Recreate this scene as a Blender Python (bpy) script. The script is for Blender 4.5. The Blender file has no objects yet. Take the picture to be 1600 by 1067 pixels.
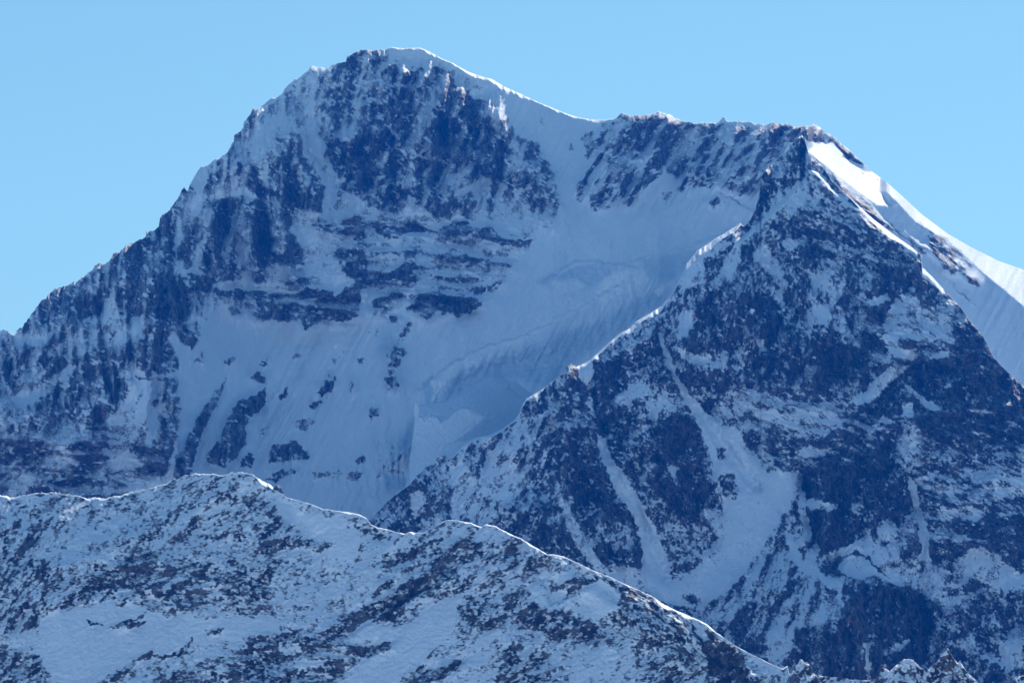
import bpy, math, numpy as np
rad = math.radians
SC = bpy.context.scene
C = SC.collection

# ------------------------------------------------------------------ camera
HFOV = 20.0
F = 800.0 / math.tan(rad(HFOV / 2))            # focal length in photo pixels (photo 1600 x 1067)
PITCH = rad(8.5)
CAM = np.array([0.0, 0.0, 2200.0])
cd = bpy.data.cameras.new("camera"); cam = bpy.data.objects.new("camera", cd); C.objects.link(cam)
cd.sensor_width = 36; cd.lens = 18.0 / math.tan(rad(HFOV / 2))
cd.clip_start = 10; cd.clip_end = 120000
cam.location = CAM; cam.rotation_euler = (rad(90) + PITCH, 0, 0)
SC.camera = cam

# ------------------------------------------------------------------ sky, sun, exposure
SUN_AZ, SUN_EL = 18.0, 32.0                    # to the right of the view direction (+Y), above the horizon
w = bpy.data.worlds.new("World"); SC.world = w; w.use_nodes = True
nt = w.node_tree; bg = nt.nodes["Background"]
sky = nt.nodes.new("ShaderNodeTexSky"); sky.sky_type = 'NISHITA'; sky.sun_disc = False
sky.sun_elevation = rad(SUN_EL); sky.sun_rotation = rad(SUN_AZ)
sky.altitude = 2800; sky.air_density = 1.6; sky.dust_density = 0.0; sky.ozone_density = 3.0
tint = nt.nodes.new("ShaderNodeMix"); tint.data_type = 'RGBA'; tint.blend_type = 'MULTIPLY'
tint.inputs[0].default_value = 1.0
tint.inputs[7].default_value = (0.465, 0.58, 0.51, 1)     # cool white balance of the photograph
nt.links.new(sky.outputs[0], tint.inputs[6]); nt.links.new(tint.outputs[2], bg.inputs[0])
bg.inputs[1].default_value = 0.15
sl = bpy.data.lights.new("sun", 'SUN'); sun = bpy.data.objects.new("sun", sl); C.objects.link(sun)
sl.energy = 4.9; sl.angle = rad(0.5); sl.color = (1.0, 0.92, 0.82)
from mathutils import Vector
SDIR = Vector((math.sin(rad(SUN_AZ)) * math.cos(rad(SUN_EL)), math.cos(rad(SUN_AZ)) * math.cos(rad(SUN_EL)), math.sin(rad(SUN_EL))))
sun.rotation_euler = SDIR.to_track_quat('Z', 'Y').to_euler(); sun.location = (0, 0, 6000)
SC.view_settings.view_transform = 'Standard'; SC.view_settings.look = 'None'
SC.view_settings.gamma = 1; SC.view_settings.use_curve_mapping = False
SC.view_settings.exposure = 0.68
SC.cycles.use_denoising = True
SC.cycles.max_bounces = 6
SC.cycles.volume_bounces = 0

STEP = 1.0        # spacing of the mesh in photo pixels (about 1.2 to 2.2 m on the ground)

# ------------------------------------------------------------------ numerics
def P(s):
    return np.array([[float(a) for a in p.split(',')] for p in s.split()], dtype=np.float64)
def sstep(a, b, x):
    t = np.clip((x - a) / (b - a), 0, 1); return t * t * (3 - 2 * t)
_tab = {}
def vnoise(x, y, seed):
    if seed not in _tab: _tab[seed] = np.random.RandomState(seed).rand(256, 256).astype(np.float32)
    T = _tab[seed]
    xi = np.floor(x); yi = np.floor(y); fx = (x - xi).astype(np.float32); fy = (y - yi).astype(np.float32)
    xi = xi.astype(np.int32) & 255; yi = yi.astype(np.int32) & 255
    x1 = (xi + 1) & 255; y1 = (yi + 1) & 255
    fx = fx * fx * (3 - 2 * fx); fy = fy * fy * (3 - 2 * fy)
    a = T[yi, xi]; a += fx * (T[yi, x1] - a)
    b = T[y1, xi]; b += fx * (T[y1, x1] - b)
    return a + fy * (b - a)
def rot(U, V, ang, lx, ly):
    c, s = math.cos(ang), math.sin(ang)
    return ((U * c + V * s) / lx).astype(np.float32), ((-U * s + V * c) / ly).astype(np.float32)
def fbm(U, V, lam, octs, seed, ang=0.0, aspect=1.0, gain=0.55):
    out = 0; amp = 1.0; tot = 0
    for k in range(octs):
        x, y = rot(U, V, ang + (0.35 * (k % 2) if aspect == 1 else 0.07 * (k % 3 - 1)), lam * aspect, lam)
        out = out + amp * (vnoise(x + 17.3 * k, y + 9.1 * k, seed + k) - 0.5); tot += amp
        amp *= gain; lam *= 0.5
    return out / tot * 2          # about -1..1
def blur(A, r):
    if r < 1: return A
    r = int(r)
    for ax in (0, 1):
        for _ in range(2):
            n = A.shape[ax]; pad = [(0, 0), (0, 0)]; pad[ax] = (r + 1, r)
            B = np.cumsum(np.pad(A, pad, mode='edge').astype(np.float64), axis=ax)
            A = (np.take(B, np.arange(2 * r + 1, n + 2 * r + 1), ax) - np.take(B, np.arange(0, n), ax)) / (2 * r + 1)
    return A.astype(np.float32)
def blurv(A, r):
    for _ in range(2):
        B = np.cumsum(np.pad(A, [(r + 1, r), (0, 0)], mode='edge').astype(np.float64), axis=0)
        A = (B[2 * r + 1:] - B[:-2 * r - 1]) / (2 * r + 1)
    return A.astype(np.float32)
def segdist(x, y, pts, closed):
    d2 = np.full(x.shape, 1e12, np.float32); inside = np.zeros(x.shape, bool)
    n = len(pts); side = np.zeros(x.shape, np.float32)
    for k in range(n if closed else n - 1):
        (ax, ay), (bx, by) = pts[k], pts[(k + 1) % n]
        dx, dy = bx - ax, by - ay; L = dx * dx + dy * dy + 1e-9
        t = np.clip(((x - ax) * dx + (y - ay) * dy) / L, 0, 1)
        q = (x - ax - t * dx) ** 2 + (y - ay - t * dy) ** 2
        if closed:
            if ay != by:
                c = ((ay > y) != (by > y)) & (x < dx * (y - ay) / (by - ay) + ax); inside ^= c
        else:
            m = q < d2; side[m] = (((x - ax) * dy - (y - ay) * dx) / math.sqrt(L))[m]
        d2 = np.minimum(d2, q)
    d = np.sqrt(d2)
    return np.where(inside, -d, d) if closed else (d, side)

class Raster:
    def __init__(s, u0, u1, v0, v1):
        s.u0, s.v0 = u0, v0
        s.U, s.V = np.meshgrid(np.arange(u0, u1 + 1, dtype=np.float32), np.arange(v0, v1 + 1, dtype=np.float32))
        s.WU, s.WV = s.U, s.V
    def warp(s, a, seed):
        s.WU = s.U + a * 1.2 * fbm(s.U, s.V, 34, 4, seed) + a * 0.95 * fbm(s.U, s.V, 7, 2, seed + 40)
        s.WV = s.V + a * 0.9 * fbm(s.U, s.V, 34, 4, seed + 20) + a * 0.95 * fbm(s.U, s.V, 7, 2, seed + 60)
    def box(s, pts, m):
        a = pts.min(0) - m; b = pts.max(0) + m; h, w_ = s.U.shape
        i0 = int(max(0, a[1] - s.v0)); i1 = int(min(h, b[1] - s.v0 + 2)); j0 = int(max(0, a[0] - s.u0)); j1 = int(min(w_, b[0] - s.u0 + 2))
        return (slice(i0, max(i0, i1)), slice(j0, max(j0, j1)))
    def mask(s, pts, feather, warped=True):
        sl_ = s.box(pts, feather + 14)
        x, y = (s.WU, s.WV) if warped else (s.U, s.V)
        if x[sl_].size == 0: return sl_, None
        return sl_, 1 - sstep(-feather, feather, segdist(x[sl_], y[sl_], pts, True))
    def paint(s, F_, stamps, feather=4, warped=True):
        for st in stamps:
            f = st[2] if len(st) > 2 else feather
            sl_, m = s.mask(P(st[1]), f, warped)
            if m is not None: F_[sl_] += (st[0] - F_[sl_]) * m
        return F_
def tps(ctrl, U, V, reg=20.0):
    c = np.array(ctrl, float); x = c[:, :2] / 100.0; n = len(c)
    def K(d2): return 0.5 * d2 * np.log(d2 + 1e-9)
    A = np.zeros((n + 3, n + 3)); D = ((x[:, None] - x[None]) ** 2).sum(-1)
    A[:n, :n] = K(D) + np.eye(n) * reg * 1e-3; A[:n, n] = 1; A[:n, n + 1:] = x; A[n, :n] = 1; A[n + 1:, :n] = x.T
    sol = np.linalg.solve(A, np.concatenate([c[:, 2], np.zeros(3)]))
    u = (U / 100.0); v = (V / 100.0)
    out = sol[n] + sol[n + 1] * u + sol[n + 2] * v
    for k in range(n):
        d2 = (u - x[k, 0]) ** 2 + (v - x[k, 1]) ** 2 + 1e-9
        out += sol[k] * 0.5 * d2 * np.log(d2)
    return out.astype(np.float32)

def world(u, v, Y):
    X = (u - 800.0) / F; yc = (533.5 - v) / F
    dy = math.cos(PITCH) - yc * math.sin(PITCH); dz = math.sin(PITCH) + yc * math.cos(PITCH)
    k = Y / dy
    return np.stack([CAM[0] + X * k, CAM[1] + Y, CAM[2] + dz * k], -1)

# ------------------------------------------------------------------ material
def terrain_material():
    m = bpy.data.materials.new("snow_and_rock"); m.use_nodes = True; n = m.node_tree; N = n.nodes; L = n.links
    b = N["Principled BSDF"]; b.inputs["Roughness"].default_value = 0.75; b.inputs["Specular IOR Level"].default_value = 0.15
    at = N.new("ShaderNodeAttribute"); at.attribute_name = "cover"
    sp = N.new("ShaderNodeSeparateColor"); L.new(at.outputs["Color"], sp.inputs[0])
    geo = N.new("ShaderNodeNewGeometry")
    def noise(scale, det=4, stretch=None):
        t = N.new("ShaderNodeTexNoise"); t.inputs["Scale"].default_value = scale; t.inputs["Detail"].default_value = det
        if stretch:
            mp = N.new("ShaderNodeMapping"); mp.inputs["Scale"].default_value = stretch
            L.new(geo.outputs["Position"], mp.inputs[0]); L.new(mp.outputs[0], t.inputs["Vector"])
        else: L.new(geo.outputs["Position"], t.inputs["Vector"])
        return t.outputs["Fac"]
    def mix(fac, a, c):
        x = N.new("ShaderNodeMix"); x.data_type = 'RGBA'
        for sock, val in ((x.inputs[0], fac), (x.inputs[6], a), (x.inputs[7], c)):
            if isinstance(val, bpy.types.NodeSocket): L.new(val, sock)
            else: sock.default_value = val
        return x.outputs[2]
    def ramp(fac, p0, p1):
        r = N.new("ShaderNodeMapRange"); r.inputs[1].default_value = p0; r.inputs[2].default_value = p1; r.clamp = True
        L.new(fac, r.inputs[0]); return r.outputs[0]
    r1 = ramp(noise(0.02, 5), 0.35, 0.65); r2 = ramp(noise(0.09, 5, (1, 1, 3.0)), 0.3, 0.7)
    rock = mix(r1, (0.040, 0.043, 0.052, 1), (0.072, 0.072, 0.078, 1))
    rock = mix(r2, rock, (0.120, 0.112, 0.108, 1))
    crk = ramp(noise(0.075, 8, (1, 1, 0.55)), 0.42, 0.60)
    warm = mix(r2, (0.105, 0.068, 0.056, 1), (0.190, 0.135, 0.108, 1))
    rock = mix(sp.outputs[2], rock, warm)
    dk = N.new('ShaderNodeMix'); dk.data_type = 'RGBA'; dk.blend_type = 'MULTIPLY'; dk.inputs[0].default_value = 1.0
    L.new(rock, dk.inputs[6]); L.new(at.outputs['Alpha'], dk.inputs[7]); rock = dk.outputs[2]
    rock = mix(crk, mix(0.78, rock, (0.008, 0.010, 0.014, 1)), mix(0.06, rock, (0.7, 0.76, 0.84, 1)))
    s1 = ramp(noise(0.012, 4), 0.3, 0.7)
    snow = mix(s1, (0.71, 0.81, 0.88, 1), (0.78, 0.865, 0.92, 1))
    i1 = ramp(noise(0.05, 4, (1, 1, 2.5)), 0.3, 0.7)
    snow_shade = N.new('ShaderNodeMapRange'); snow_shade.inputs[1].default_value = 0.0; snow_shade.inputs[2].default_value = -1.0; L.new(sp.outputs[1], snow_shade.inputs[0])  # negative ice values darken the snow, painting in the basin's shade
    snow = mix(snow_shade.outputs[0], snow, mix(i1, (0.36, 0.54, 0.68, 1), (0.50, 0.65, 0.76, 1)))
    ice = mix(i1, (0.88, 0.95, 0.97, 1), (0.98, 0.985, 0.98, 1))
    col = mix(sp.outputs[1], snow, ice)
    # snow clings in flecks: fine breakup of the edge between snow and rock
    f1 = noise(0.20, 4, (1, 1, 1.7)); 
    md = N.new("ShaderNodeMath"); md.operation = 'MULTIPLY_ADD'; L.new(f1, md.inputs[0]); md.inputs[1].default_value = 0.8; md.inputs[2].default_value = -0.4
    ad = N.new("ShaderNodeMath"); ad.operation = 'ADD'; L.new(md.outputs[0], ad.inputs[0]); L.new(sp.outputs[0], ad.inputs[1])
    col = mix(ramp(ad.outputs[0], 0.36, 0.62), col, rock)
    bp = N.new("ShaderNodeBump"); bp.inputs["Strength"].default_value = 0.7; bp.inputs["Distance"].default_value = 4.5
    L.new(noise(0.12, 6), bp.inputs["Height"]); L.new(bp.outputs[0], b.inputs["Normal"])
    L.new(col, b.inputs["Base Color"])
    return m
MAT = terrain_material()

# ------------------------------------------------------------------ terrain builder
def build_mesh(name, co, quads_shape, attrs, kind='structure'):
    rows, cols = quads_shape
    idx = np.arange(rows * cols, dtype=np.int32).reshape(rows, cols)
    q = np.stack([idx[:-1, :-1], idx[1:, :-1], idx[1:, 1:], idx[:-1, 1:]], -1).reshape(-1, 4)
    me = bpy.data.meshes.new(name)
    me.vertices.add(len(co)); me.vertices.foreach_set("co", co.astype(np.float32).ravel())
    me.loops.add(q.size); me.loops.foreach_set("vertex_index", q.ravel())
    me.polygons.add(len(q)); me.polygons.foreach_set("loop_start", np.arange(0, q.size, 4, dtype=np.int32))
    me.polygons.foreach_set("loop_total", np.full(len(q), 4, np.int32))
    me.update(calc_edges=True); me.shade_smooth()
    a = me.color_attributes.new("cover", 'FLOAT_COLOR', 'POINT'); a.data.foreach_set("color", attrs.astype(np.float32).ravel())
    me.materials.append(MAT)
    o = bpy.data.objects.new(name, me); C.objects.link(o)
    if kind: o["kind"] = kind
    return o

def norm(a): return (a - a.mean()) / (a.std() + 1e-6)
def cdf(z): return 1 / (1 + np.exp(-1.702 * z))

def terrain(name, top, bottom, ctrl, stamps, base_d, fabs, seed, rough=None, rims=((0, 2, 2.0),), ribs=(), steps=(),
            shelves=(), tints=(), ices=(), smooth=(), relief=1.0, speck=1.0, gully=0.2, ledge=0.8, side=0.7, dark=0.0, bumps=(), rimcut=0.0, fine=1.0, lam0=46.0, rimnoise=1.0, ribbing=0.0, foot_drop=True, spread=1, cracks=1.0, proud=6.0, flecks=1.0, ns=1.15, kind='structure', warp=7.0, streak=(0.0, 0.0), d0=1.0, step=None,
            back=(40, 1500), snowrough=0.5, soft=0.13):
    du = step or STEP
    top = P(top); bottom = P(bottom)
    us = np.arange(top[0, 0], top[-1, 0] + 0.01, du)
    tv = np.interp(us, top[:, 0], top[:, 1])
    if rough is not None:
        R_ = P(rough); ra = np.interp(us, R_[:, 0], R_[:, 1])
        z0 = np.zeros_like(us)
        tv = tv + ra * (1.6 * fbm(us, z0, 9, 3, seed + 500) + 1.0 * fbm(us, z0 + 7, 3.1, 2, seed + 520))
    bv = np.interp(us, bottom[:, 0], bottom[:, 1])
    u0, u1 = int(us[0]) - 1, int(us[-1]) + 2; v0, v1 = int(tv.min()) - 3, int(bv.max()) + 3
    R = Raster(u0, u1, v0, v1); U, V = R.U, R.V
    R.warp(warp, seed)
    Yb = tps(ctrl, U, V)
    mpp = 7800.0 / F
    mpp = float(np.median(Yb)) / F
    # rock density painted from the photograph's patches
    D = np.full(U.shape, base_d, np.float32)
    R.paint(D, [((st[0] + 0.1,) + tuple(st[1:]) if len(st) > 2 and st[2] <= 3 and 0.68 <= st[0] < 0.92 else st) for st in stamps], 4)
    big = fbm(U, V, 70, 3, seed + 100); mid = fbm(U, V, 22, 3, seed + 110)
    # fabrics: [(angle_deg, aspect, [polygons] or None for everywhere)]
    W = []
    for f in fabs:
        if f[2] is None: W.append(np.ones_like(D))
        else:
            m_ = np.zeros_like(D)
            for pg in f[2]: R.paint(m_, [(1.0, pg, 25)], warped=True)
            W.append(m_)
    for k in range(len(W) - 1):
        for j in range(k + 1, len(W)): W[k] = W[k] * (1 - W[j])
    for amp, wd, pts in ribs:                  # rime builds up on the rib crests, the gullies stay bare
        pts = P(pts); sl_ = R.box(pts, wd * 3)
        if R.U[sl_].size and abs(amp) > 14:
            d, sd = segdist(R.WU[sl_], R.WV[sl_], pts, False)
            D[sl_] -= (0.16 if amp > 0 else -0.22) * np.exp(-(d / wd) ** 2) * np.clip(D[sl_] * 2.5 - 0.5, 0, 1)
    rel = np.zeros_like(D); sc = np.zeros_like(D); crack = np.zeros_like(D); fleck = np.zeros_like(D)
    for k, f in enumerate(fabs):
        a = rad(f[0]); asp = f[1]
        h = 0; s_ = 0; amp = 1.0; lam = lam0
        wx = U + 8 * mid; wy = V + 8 * big
        for o in range(6):
            x, y = rot(wx, wy, a + 0.12 * (o % 3 - 1), lam * asp, lam)
            n_ = 1 - np.abs(2 * vnoise(x + 31 * o, y + 11 * k, seed + 10 * k + o) - 1)
            n_ = n_ * 0.7 + 0.5 * (0.5 - vnoise(x * 1.7 + 5, y * 1.7 + 3, seed + 50 + o))
            h = h + amp * (n_ - 0.5); amp *= 0.56; lam *= 0.53
        x, y = rot(U, V, a, 4.8 * asp * ns, 4.8 * ns); s1 = vnoise(x, y, seed + 201)
        x, y = rot(U, V, a + 0.2, 2.4 * (0.5 + 0.5 * asp) * ns, 2.4 * ns); s2 = vnoise(x, y, seed + 202)
        x, y = rot(U, V, a - 0.1, 12 * asp, 12); s3 = vnoise(x, y, seed + 203)
        s_ = 0.55 * s1 + 0.8 * s2 * speck + 0.22 * s3
        if f[1] > 1.55 and ribbing:
            x, y = rot(U + 14 * big + 3 * mid, V, a, 62, 15.0); x2, y2 = rot(U + 9 * big, V, a + 0.18, 34, 8.0)
            h = h + ribbing * ((1 - np.abs(2 * vnoise(x, y, seed + 250) - 1)) + 0.5 * (1 - np.abs(2 * vnoise(x2, y2, seed + 251) - 1)))
        rel += W[k] * h; sc += W[k] * s_
        cr = 0
        for o, lm in enumerate((19.0, 10.0)):
            x, y = rot(wx, wy, a + 0.15 * (1 - 2 * o), lm * (0.6 + asp), lm)
            cr = np.maximum(cr, sstep(0.86, 0.98, 1 - np.abs(2 * vnoise(x + 3 * o, y, seed + 230 + o) - 1)) * (1 - 0.3 * o))
        crack += W[k] * cr
        x, y = rot(U, V, a * 0.3, 5.2, 2.9); x2, y2 = rot(U, V, a * 0.3 + 0.4, 11.0, 7.0)
        fleck += W[k] * sstep(0.60, 0.80, 0.62 * vnoise(x, y, seed + 240) + 0.38 * vnoise(x2, y2, seed + 241))
    # ledges: where the relief leans back towards the top, snow lies
    gy = np.gradient(rel, axis=0)
    lean = blur(gy, 1)
    gx = np.gradient(rel, axis=1)
    s = norm(sc) * 0.9 * fine + (norm(lean) * 0.6 + norm(blur(gy, 3)) * 0.6) * ledge + side * (0.6 * norm(blur(gx, 1)) + 0.7 * norm(blur(gx, 4))) + gully * norm(blur(rel, 3)) + 0.15 * norm(mid) + 0.1 * norm(big)  # side term puts light from the left into the snow cover
    s = cdf(norm(s))
    rock = sstep(-soft, soft, D * d0 - s + 0.0)
    rock = rock * sstep(0.0, 0.06, D)
    q_ = np.clip((D * d0 - s + 0.30 * cracks * crack * sstep(0.12, 0.4, D) - flecks * fleck * (1.15 - 0.9 * sstep(0.88, 1.1, D))) * (0.11 / soft) - 1.2 * (1 - sstep(0.0, 0.06, D)), -1, 1)
    rb = blur(D, 3); rb2 = np.clip(blur(D, 7), 0, 1)
    # relief in metres, positive towards the viewer
    H = rel * 105.0 * relief * (0.06 + 0.94 * rb2) * (mpp / 1.75)
    H += (rock - 0.5) * -0.6 * rb + proud * mpp * sstep(0.25, 0.85, rb)
    H += snowrough * mpp * (2.2 * fbm(U, V, 75, 2, seed + 330) + 0.9 * fbm(U, V, 26, 3, seed + 300) + 0.35 * fbm(U, V, 5, 2, seed + 310) * 1.0)
    if streak[1] > 0:
        x, y = rot(U, V, rad(streak[0]), 150, 7)
        st_ = vnoise(x, y, seed + 320) - 0.5
        x, y = rot(U, V, rad(streak[0] + 3), 60, 3.2)
        st_ = st_ + 0.45 * (vnoise(x, y, seed + 321) - 0.5)
        H += st_ * streak[1] * (1 - rb2)
    for amp, lam_, pts in bumps:
        sl_, m_ = R.mask(P(pts), 7)
        if m_ is None: continue
        bn = 1 - np.abs(fbm(R.U[sl_], R.V[sl_], lam_, 4, seed + 340, ang=-0.35, aspect=1.7)) * 2
        H[sl_] += amp * m_ * bn
    for amp, wd, pts in ribs:
        pts = P(pts); sl_ = R.box(pts, wd * 3)
        if R.U[sl_].size:
            d, sd = segdist(R.WU[sl_], R.WV[sl_], pts, False)
            H[sl_] += amp * np.exp(-(d / wd) ** 2)
    for amp, wd, edge, pts in steps:      # closer on one side (left of travel direction), sharp drop on the other
        pts = P(pts); sl_ = R.box(pts, wd * 3.2)
        if R.U[sl_].size:
            d, sd = segdist(R.WU[sl_], R.WV[sl_], pts, False)
            H[sl_] += amp * (sstep(-edge, edge, sd) - 0.5) * np.exp(-(np.maximum(d, 0) / wd) ** 2)
    # cliffs are steeper than the snow between them
    G = -(D - 0.3) * 0.55 * mpp
    G = blur(G, 2)
    cum = np.cumsum(G[::-1], axis=0)[::-1]
    cum = cum - blurv(cum, 26)
    Y = Yb - H + cum
    for gain, fe, pts in shelves:
        sl_, m_ = R.mask(P(pts), fe, False)
        if m_ is None: continue
        g = np.zeros_like(Y); g[sl_] = m_ * gain * mpp
        Y += np.cumsum(g[::-1], axis=0)[::-1]
    for am, fe, pts in smooth: pass
    tint_ = np.zeros_like(D); R.paint(tint_, [(t[0], t[1], 9) for t in tints])
    tint_ = tint_ * sstep(-0.35, 0.35, mid + 0.25)
    ice = np.zeros_like(D); R.paint(ice, [(t[0], t[1], t[2] if len(t) > 2 else 2) for t in ices], warped=False)
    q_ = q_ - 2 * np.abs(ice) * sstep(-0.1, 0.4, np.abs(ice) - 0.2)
    # mesh
    rows = int((bv - tv).max() / du) + 2
    t = np.linspace(0, 1, rows)[:, None]
    vv = tv[None] + t * (bv - tv)[None]; uu = np.repeat(us[None], rows, 0)
    def samp(A):
        x = np.clip(uu - u0, 0, A.shape[1] - 1.001); y = np.clip(vv - v0, 0, A.shape[0] - 1.001)
        xi = x.astype(int); yi = y.astype(int); fx = x - xi; fy = y - yi
        return (A[yi, xi] * (1 - fx) + A[yi, xi + 1] * fx) * (1 - fy) + (A[yi + 1, xi] * (1 - fx) + A[yi + 1, xi + 1] * fx) * fy
    Ys = samp(Y)
    rm = np.array(rims, float); rw = np.interp(us, rm[:, 0], rm[:, 1])[None]; rg = np.interp(us, rm[:, 0], rm[:, 2])[None]
    rw = rw * (1 - rimnoise + rimnoise * (0.35 + 1.3 * vnoise(us / 13.0, us * 0 + 3, seed + 600)) * (0.6 + 0.8 * vnoise(us / 4.0, us * 0 + 9, seed + 601)))
    rw = rw * (1 - rimcut + rimcut * sstep(0.38, 0.62, vnoise(us / 22.0, us * 0 + 5, seed + 602)))
    onrim = sstep(2.5, 5.0, rg) * sstep(-1.0, 0.6, rw - (vv - tv[None]))
    Ys = Ys + rg * mpp * np.maximum(0, rw - (vv - tv[None]))
    co = world(uu, vv, Ys)
    at = np.stack([np.clip(0.5 + 0.5 * samp(q_) - onrim, 0, 1), samp(ice), samp(tint_), np.full_like(uu, 1.0 - dark)], -1)
    # the far side of the mountain, falling away behind the crest
    nb = 26; sc_ = back[1] / 1500.0
    crest = co[0]; bk = []; ba = []
    def wild(k, a0, mixk):
        n_ = 0.5 + 0.5 * fbm(us, np.full_like(us, k * 9.0), 26, 5, seed + 720)
        a_ = a0.copy(); a_[:, 0] = a_[:, 0] * (1 - mixk) + mixk * (0.30 + 0.36 * n_); a_[:, 1] *= 1 - mixk; return a_
    for k in range(nb, 0, -1):
        q = (k / nb) ** 1.6
        p = crest.copy(); p[:, 1] += back[1] * q + 2; p[:, 2] -= back[1] * 0.75 * q + 1.0
        for lam_, am in ((300, 150), (60, 45), (14, 12)):
            dz_ = am * min(1, q * 4) * sc_ * fbm(us, np.full_like(us, k * 9.0), lam_, 2, seed + 700)
            p[:, 2] += dz_ - am * 0.5 * sc_ * min(1, q * 4); p[:, 1] += dz_
        bk.append(p); ba.append(wild(k, at[0], min(1, k / 3)))
    # the foot of the slope, running down into the valley
    foot = co[-1]; fk = []; fa = []; nf = 22 if foot_drop else 0
    for k in range(1, nf + 1):
        q = (k / nf) ** 1.3; p = foot.copy(); dz_ = (foot[:, 2] - 1200.0) * q
        p[:, 2] -= dz_; p[:, 1] -= dz_ * 0.85 - 40 * min(1, q * 6) * (fbm(us, np.full_like(us, 500 + k * 11.0), 70, 4, seed + 740) - 0.6)
        fk.append(p); fa.append(wild(60 + k, at[-1], min(1, k / 3)))
    co = np.concatenate([np.stack(bk), co] + ([np.stack(fk)] if fk else []), 0)
    at = np.concatenate([np.stack(ba), at] + ([np.stack(fa)] if fa else []), 0)
    rows += nb + nf
    # flanks on both sides, outside the picture or behind nearer ground
    def flank(c0, a0, sgn):
        cs = []; as_ = []
        for k in range(1, 15):
            q = (k / 14) ** 1.5; c = c0.copy(); h_ = fbm(np.arange(rows) * 1.0, np.full(rows, k * 9.0), 60, 4, seed + 760)
            c[:, 0] += sgn * 1300 * q * spread; c[:, 1] += 700 * q * sc_ * (1 if spread else 1.6) + 40 * sc_ * h_ * min(1, q * 5); c[:, 2] -= 1000 * q * sc_ + 25 * sc_ * h_
            a_ = a0.copy(); a_[:, 0] = 0.35 + 0.33 * (0.5 + 0.5 * fbm(np.arange(rows) * 1.0, np.full(rows, k * 9.0), 22, 4, seed + 770)); a_[:, 1] = 0
            cs.append(c); as_.append(a_)
        return np.stack(cs, 1), np.stack(as_, 1)
    lc, la = flank(co[:, 0], at[:, 0], -1); rc, ra_ = flank(co[:, -1], at[:, -1], 1)
    co = np.concatenate([lc[:, ::-1], co, rc], 1); at = np.concatenate([la[:, ::-1], at, ra_], 1)
    us = np.zeros(co.shape[1])
    return build_mesh(name, co.reshape(-1, 3), (rows, len(us)), at.reshape(-1, 4), kind)

# ------------------------------------------------------------------ the main wall with its basin, summit and right-hand slope
SKY1 = """-70,565 -40,548 0,518 9,515 16,520 22,525 26,514 35,512 38,505 50,490 62,475 75,460 85,450 100,448 120,440 140,425 148,415
165,412 172,405 178,398 195,388 210,380 228,370 229,363 248,355 250,340 256,333 265,330 275,312 284,296 288,292 293,299 296,290 312,265
326,257 345,245 356,238 366,220 366,210 380,200 381,190 397,172 405,169 411,163 430,152 440,150 445,140 460,125 480,112 487,106 502,107
510,110 520,101 540,96 543,88 556,80 568,77 590,80 605,76 612,74 630,76 656,75 672,82 690,92 705,98 730,112 755,121 768,124 790,137
815,148 840,160 865,170 890,180 910,185 930,188 960,187 966,180 975,177 985,182 1005,180 1020,178 1030,176 1045,179 1060,188 1075,190
1100,193 1125,191 1130,184 1138,190 1160,190 1180,193 1202,195 1206,191 1215,195 1225,193 1245,198 1265,198 1272,195 1278,199 1295,210
1300,213 1312,222 1325,234 1340,248 1350,257 1365,270 1385,285 1410,307 1440,335 1480,365 1520,388 1560,408 1600,422 1690,452"""
CTRL1 = [(-60,850,7520),(-60,700,7600),(-60,540,7900),(60,620,7700),(60,480,7990),(150,850,7420),(150,700,7480),(150,560,7720),(150,430,8080),
 (265,800,7420),(265,650,7520),(250,560,7620),(240,440,7820),(260,345,8230),(340,800,7600),(340,650,7800),(340,500,8090),(330,420,8160),(330,320,8280),
 (350,245,8420),(430,240,8420),(420,320,8300),(430,420,8190),(480,850,7600),(480,650,7900),(480,500,8150),(480,380,8270),(480,180,8620),(490,108,8800),
 (620,850,7600),(620,700,7810),(620,560,8020),(620,450,8180),(620,340,8380),(620,220,8560),(612,78,8830),(740,760,7720),(740,640,7900),(740,500,8130),
 (740,340,8440),(740,225,8660),(735,150,8770),(760,126,8840),(860,700,7850),(860,560,8060),(860,420,8310),(860,300,8520),(860,220,8740),(860,170,8870),
 (960,600,8000),(960,450,8230),(960,320,8500),(960,190,8800),(1080,560,8000),(1080,400,8350),(1080,300,8560),(1080,192,8800),
 (1200,420,8300),(1200,300,8540),(1200,196,8790),(1275,230,8740),(1275,198,8850),(1300,300,8600),(1350,340,8640),(1345,256,8920),(1400,380,8680),(1400,300,8900),
 (1460,430,8720),(1460,352,8960),(1530,520,8740),(1530,395,9100),(1600,640,8700),(1600,520,8900),(1600,424,9120),(1690,740,8700),(1690,560,8980),(1690,455,9250)]
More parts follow.
